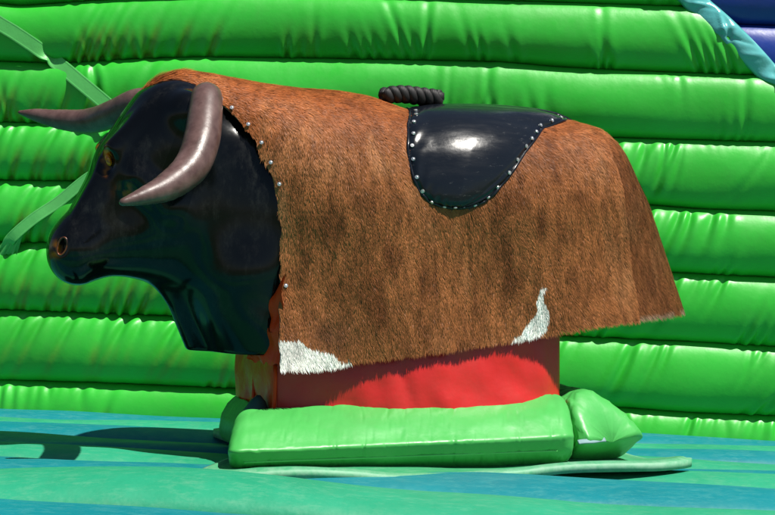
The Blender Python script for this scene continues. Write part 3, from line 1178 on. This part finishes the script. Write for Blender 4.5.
u0, u1, w0, w1 = -.415, .352, -.205, .20
panel('side_panel', (u0, w0), (u1, w0), .03, .52, .105, M['red'], (0, -1), 3, .014)
panel('side_panel', (u1, w1), (u0, w1), .03, .52, .012, M['red'], (0, 1), 4, .006)
panel('end_panel', (u1, w0), (u1, w1), .03, .52, .012, M['red'], (1, 0), 5, .006)
o = panel('end_panel', (u0, w1), (u0, w0), .03, .52, .008, M['orange'], (-1, 0), 6, .016, slant=1.0)
o['label'] = 'orange brown satin panel on the head end'
for c_, sw in (((u0 - .006, w0 - .004), 1), ((u0 - .010, -.03), 1)):
    V, Fc = tube_mesh([(c_[0], c_[1], .05), (c_[0] - .004, c_[1], .2), (c_[0], c_[1], .28), (c_[0], c_[1], .318)], .005, 8)
    mesh_obj('seam_cord', V, Fc, M['orange'], ped)
# satin apron gathered between chest and pedestal
S, Q = np.meshgrid(np.linspace(0, 1, 40), np.linspace(0, 1, 24), indexing='ij')
U = -.470 + .045 * S + .012 * Q * S + .004 * np.sin(Q * 14 + S * 6)
W = -.13 - .128 * S - .004 * np.sin(S * 16 + Q * 5)
Z = .322 + (.02 + .20 * S) * Q + .004 * np.sin(S * 22)
ap = mesh_obj('apron', np.stack([U, W, Z], -1).reshape(-1, 3), grid_faces(40, 24), M['orange'], ped)

# ------------------------------------------------------------------ foam cushions round the base and mat
def cushion_section(k, nv):
    """rounded wedge outline: list of (a outward, z) with k controls"""
    A = catmull(k + [k[0]], 10)[:-1]
    return np.array(A)


def wedge(name, ctrl, length_fn, n, label, end_pow=.35, seed=1, flip=False, pucker=.006, parent=None):
    """ctrl: closed outline of (outward, height); length_fn(t, out, z) -> (u,w,z)"""
    # resample the outline with rounded corners
    P = [np.array(c, float) for c in ctrl]
    out = []
    m = len(P)
    for i in range(m):
        a, b, c = P[i - 1], P[i], P[(i + 1) % m]
        r1 = min(.42, .016 / max(1e-6, np.linalg.norm(a - b))); r2 = min(.42, .016 / max(1e-6, np.linalg.norm(c - b)))
        s, e = b + (a - b) * r1, b + (c - b) * r2
        for t_ in np.linspace(0, 1, 7):
            out.append((1 - t_) ** 2 * s + 2 * t_ * (1 - t_) * b + t_ * t_ * e)
        nx_ = P[(i + 1) % m]
        s2 = nx_ + (b - nx_) * min(.42, .016 / max(1e-6, np.linalg.norm(b - nx_)))
        L = np.linalg.norm(s2 - e)
        for t_ in np.linspace(0, 1, max(3, int(L / .012)))[1:-1]:
            q = e + (s2 - e) * t_
            d = (s2 - e) / (L + 1e-9)
            nn = np.array([d[1], -d[0]])
            out.append(q + nn * .010 * min(1, L / .15) * math.sin(t_ * math.pi))
    O = np.array(out)
    cen = O.mean(0)
    nv = len(O)
    ts = np.concatenate([np.linspace(0, .12, 26)[:-1], np.linspace(.12, .88, 240), np.linspace(.88, 1, 26)[1:]])
    V = []
    for t_ in ts:
        e = min(t_, 1 - t_) / .06
        sc = 1.0 if e >= 1 else (1 - (1 - e) ** 2.6) ** end_pow
        sc = max(sc, .02)
        ang = np.arctan2(O[:, 1] - cen[1], O[:, 0] - cen[0])
        edge = math.exp(-min(t_, 1 - t_) / .05)
        rad = 1 + pucker * 9 * edge * (vnoise(np.stack([ang * 7, np.full(nv, seed * 3.0), np.full(nv, t_ * 9)], 1), seed) - .5)
        rad += .05 * (vnoise(np.stack([np.cos(ang) * 1.2, np.sin(ang) * 1.2, np.full(nv, t_ * 7)], 1), seed + 3) - .5)
        rad += .035 * np.abs(vnoise(np.stack([np.cos(ang) * 2.2 + t_ * 9, np.sin(ang) * 2.2, np.full(nv, t_ * 26)], 1), seed + 5) - .5)
        cn = vnoise(np.stack([np.cos(ang) * 1.1 + t_ * 5, np.sin(ang) * 1.6, np.full(nv, t_ * 15)], 1), seed + 11)
        cn2 = vnoise(np.stack([np.cos(ang) * 2.5, np.sin(ang) * 2.5 + t_ * 8, np.full(nv, t_ * 31)], 1), seed + 12)
        rad -= .030 * np.exp(-((cn - .5) / .035) ** 2) * (.35 + .65 * cn2)
        rad -= (.05 * edge + .012) * np.exp(-((cn2 - .5) / .05) ** 2)
        q = cen + (O - cen) * (sc * rad)[:, None]
        q[:, 1] -= .10 * .15 * (1 - sc)
        for a_, z_ in q:
            V.append(length_fn(t_, a_, z_))
    F = list(map(tuple, grid_faces(len(ts), nv, closed_v=True, flip=flip).tolist()))
    F += [tuple(range(nv))[::-1], tuple((len(ts) - 1) * nv + k for k in range(nv))]
    st = np.zeros(len(V))
    o = mesh_obj(name, V, F, M['pad'], parent, attrs={'stain': st})
    bm = bmesh.new(); bm.from_mesh(o.data); bmesh.ops.recalc_face_normals(bm, faces=bm.faces); bm.to_mesh(o.data); bm.free()
    return o


def zfl(u):
    return .060 - .034 * u


front = empty('base_cushion', (BX, 0, 0), PSI)
tag(front, 'long green foam cushion lying along the red pedestal facing the viewer', 'cushion', 'green cushions around the pedestal')
ctrl = [(.245, .224), (.245, .062), (.340, .060), (.412, .138)]
wedge('cushion_cover', ctrl, lambda t_, a_, z_: ((-.535 - (a_ - .245) * .38) * (1 - t_) + (.358 - (a_ - .245) * .36) * t_, -a_, z_ * (1 - .0 * t_) - .034 * (-.575 + .89 * t_) * max(0, (.2 - z_) / .14)), 1, '', seed=2, parent=front, pucker=.016, end_pow=.25)
V, Fc = tube_mesh([(-.545 + .80 * i / 30, -.386, .104 - .034 * (-.545 + .80 * i / 30) * .7) for i in range(31)], .0028, 6)
mesh_obj('seam_piping', V, Fc, M['strap'], front)

rear = empty('base_cushion', (BX, 0, 0), PSI)
tag(rear, 'short green cushion at the tail end with pale fastener tape at its open corner', 'cushion', 'green cushions around the pedestal')
ctrl = [(.345, .208), (.345, .035), (.552, .030), (.568, .098), (.430, .226)]
wedge('cushion_cover', ctrl, lambda t_, a_, z_: (a_, -.365 + .76 * t_ + (1 - t_) ** 3 * ((a_ - .365) * .30 + .9 * max(0, z_ - .118) + 1.5 * max(0, .112 - z_)), z_ - .01 * t_), 1, '', seed=5, parent=rear, pucker=.022, end_pow=.16)
S, Q = np.meshgrid(np.linspace(0, 1, 20), np.linspace(0, 1, 5), indexing='ij')
tp = np.stack([.318 + .100 * S, -.382 + .045 * S + .003 * np.sin(S * 9) + .010 * Q, .110 + .008 * Q - .006 * S], -1)
o = mesh_obj('fastener_tape', tp.reshape(-1, 3), grid_faces(20, 5), M['velcro'], rear)
md = o.modifiers.new('thick', 'SOLIDIFY'); md.thickness = .004; md.offset = 0

lead = empty('base_cushion', (BX, 0, 0), PSI)
tag(lead, 'green cushion at the head end, in shade beside the orange panel', 'cushion', 'green cushions around the pedestal')
ctrl = [(.425, .205), (.425, .080), (.470, .085), (.468, .15)]
wedge('cushion_cover', ctrl, lambda t_, a_, z_: (-a_, .18 - .44 * t_, z_), 1, '', seed=8, parent=lead, pucker=.012)
# folded cloth tip standing between cushion and panel
V, Fc = tube_mesh([(-.455, -.15, .17), (-.452, -.15, .20), (-.447, -.148, .225), (-.445, -.147, .238)], [.036, .032, .018, .004], 12)
mesh_obj('cloth_tip', V, Fc, M['dark_cloth'], lead)

# mat under the cushions
mat = empty('floor_mat', (BX, 0, 0), PSI)
tag(mat, 'flat pale green mat lying under the cushions on the striped floor', 'mat')
NUm, NWm = 150, 110
S, Q = np.meshgrid(np.linspace(-1, 1, NUm), np.linspace(-1, 1, NWm), indexing='ij')
pw = 9
rad = (np.abs(S) ** pw + np.abs(Q) ** pw) ** (1 / pw)
mx = np.maximum(np.abs(S), np.abs(Q))
k = np.where(rad > 1e-6, mx / np.maximum(rad, 1e-6), 1)
U = -.015 + .635 * S * k + .010 * np.sin(Q * 5)
W = .0 + .50 * Q * k + .014 * np.sin(S * 6)
U = U * np.where(U < 0, 1 - .34 * sstep(-.38, -.1, W), 1)
wx = BX + U * math.cos(PSI) - W * math.sin(PSI)
wy = U * math.sin(PSI) + W * math.cos(PSI)
Z = floor_base(wx, wy) + .012 + .004 * np.sin(U * 9 + W * 4) + .006 * sstep(.85, 1, rad) * np.sin(U * 11)
Z += .008 * (vnoise(np.stack([U.ravel() * 9, W.ravel() * 9, Q.ravel() * 0], 1), 77).reshape(U.shape))
Z += .026 * sstep(.72, 1, rad) * sstep(.05, .45, U) * sstep(-.20, -.45, W)
Zr = Z + .006 * np.exp(-((mx - .965) / .012) ** 2)
mo = mesh_obj('mat_sheet', np.stack([U, W, Zr], -1).reshape(-1, 3), grid_faces(NUm, NWm), M['mat'], mat,
              attrs={'dust': .5 * sstep(.93, 1, mx).ravel()})
md = mo.modifiers.new('thick', 'SOLIDIFY'); md.thickness = .020; md.offset = -1
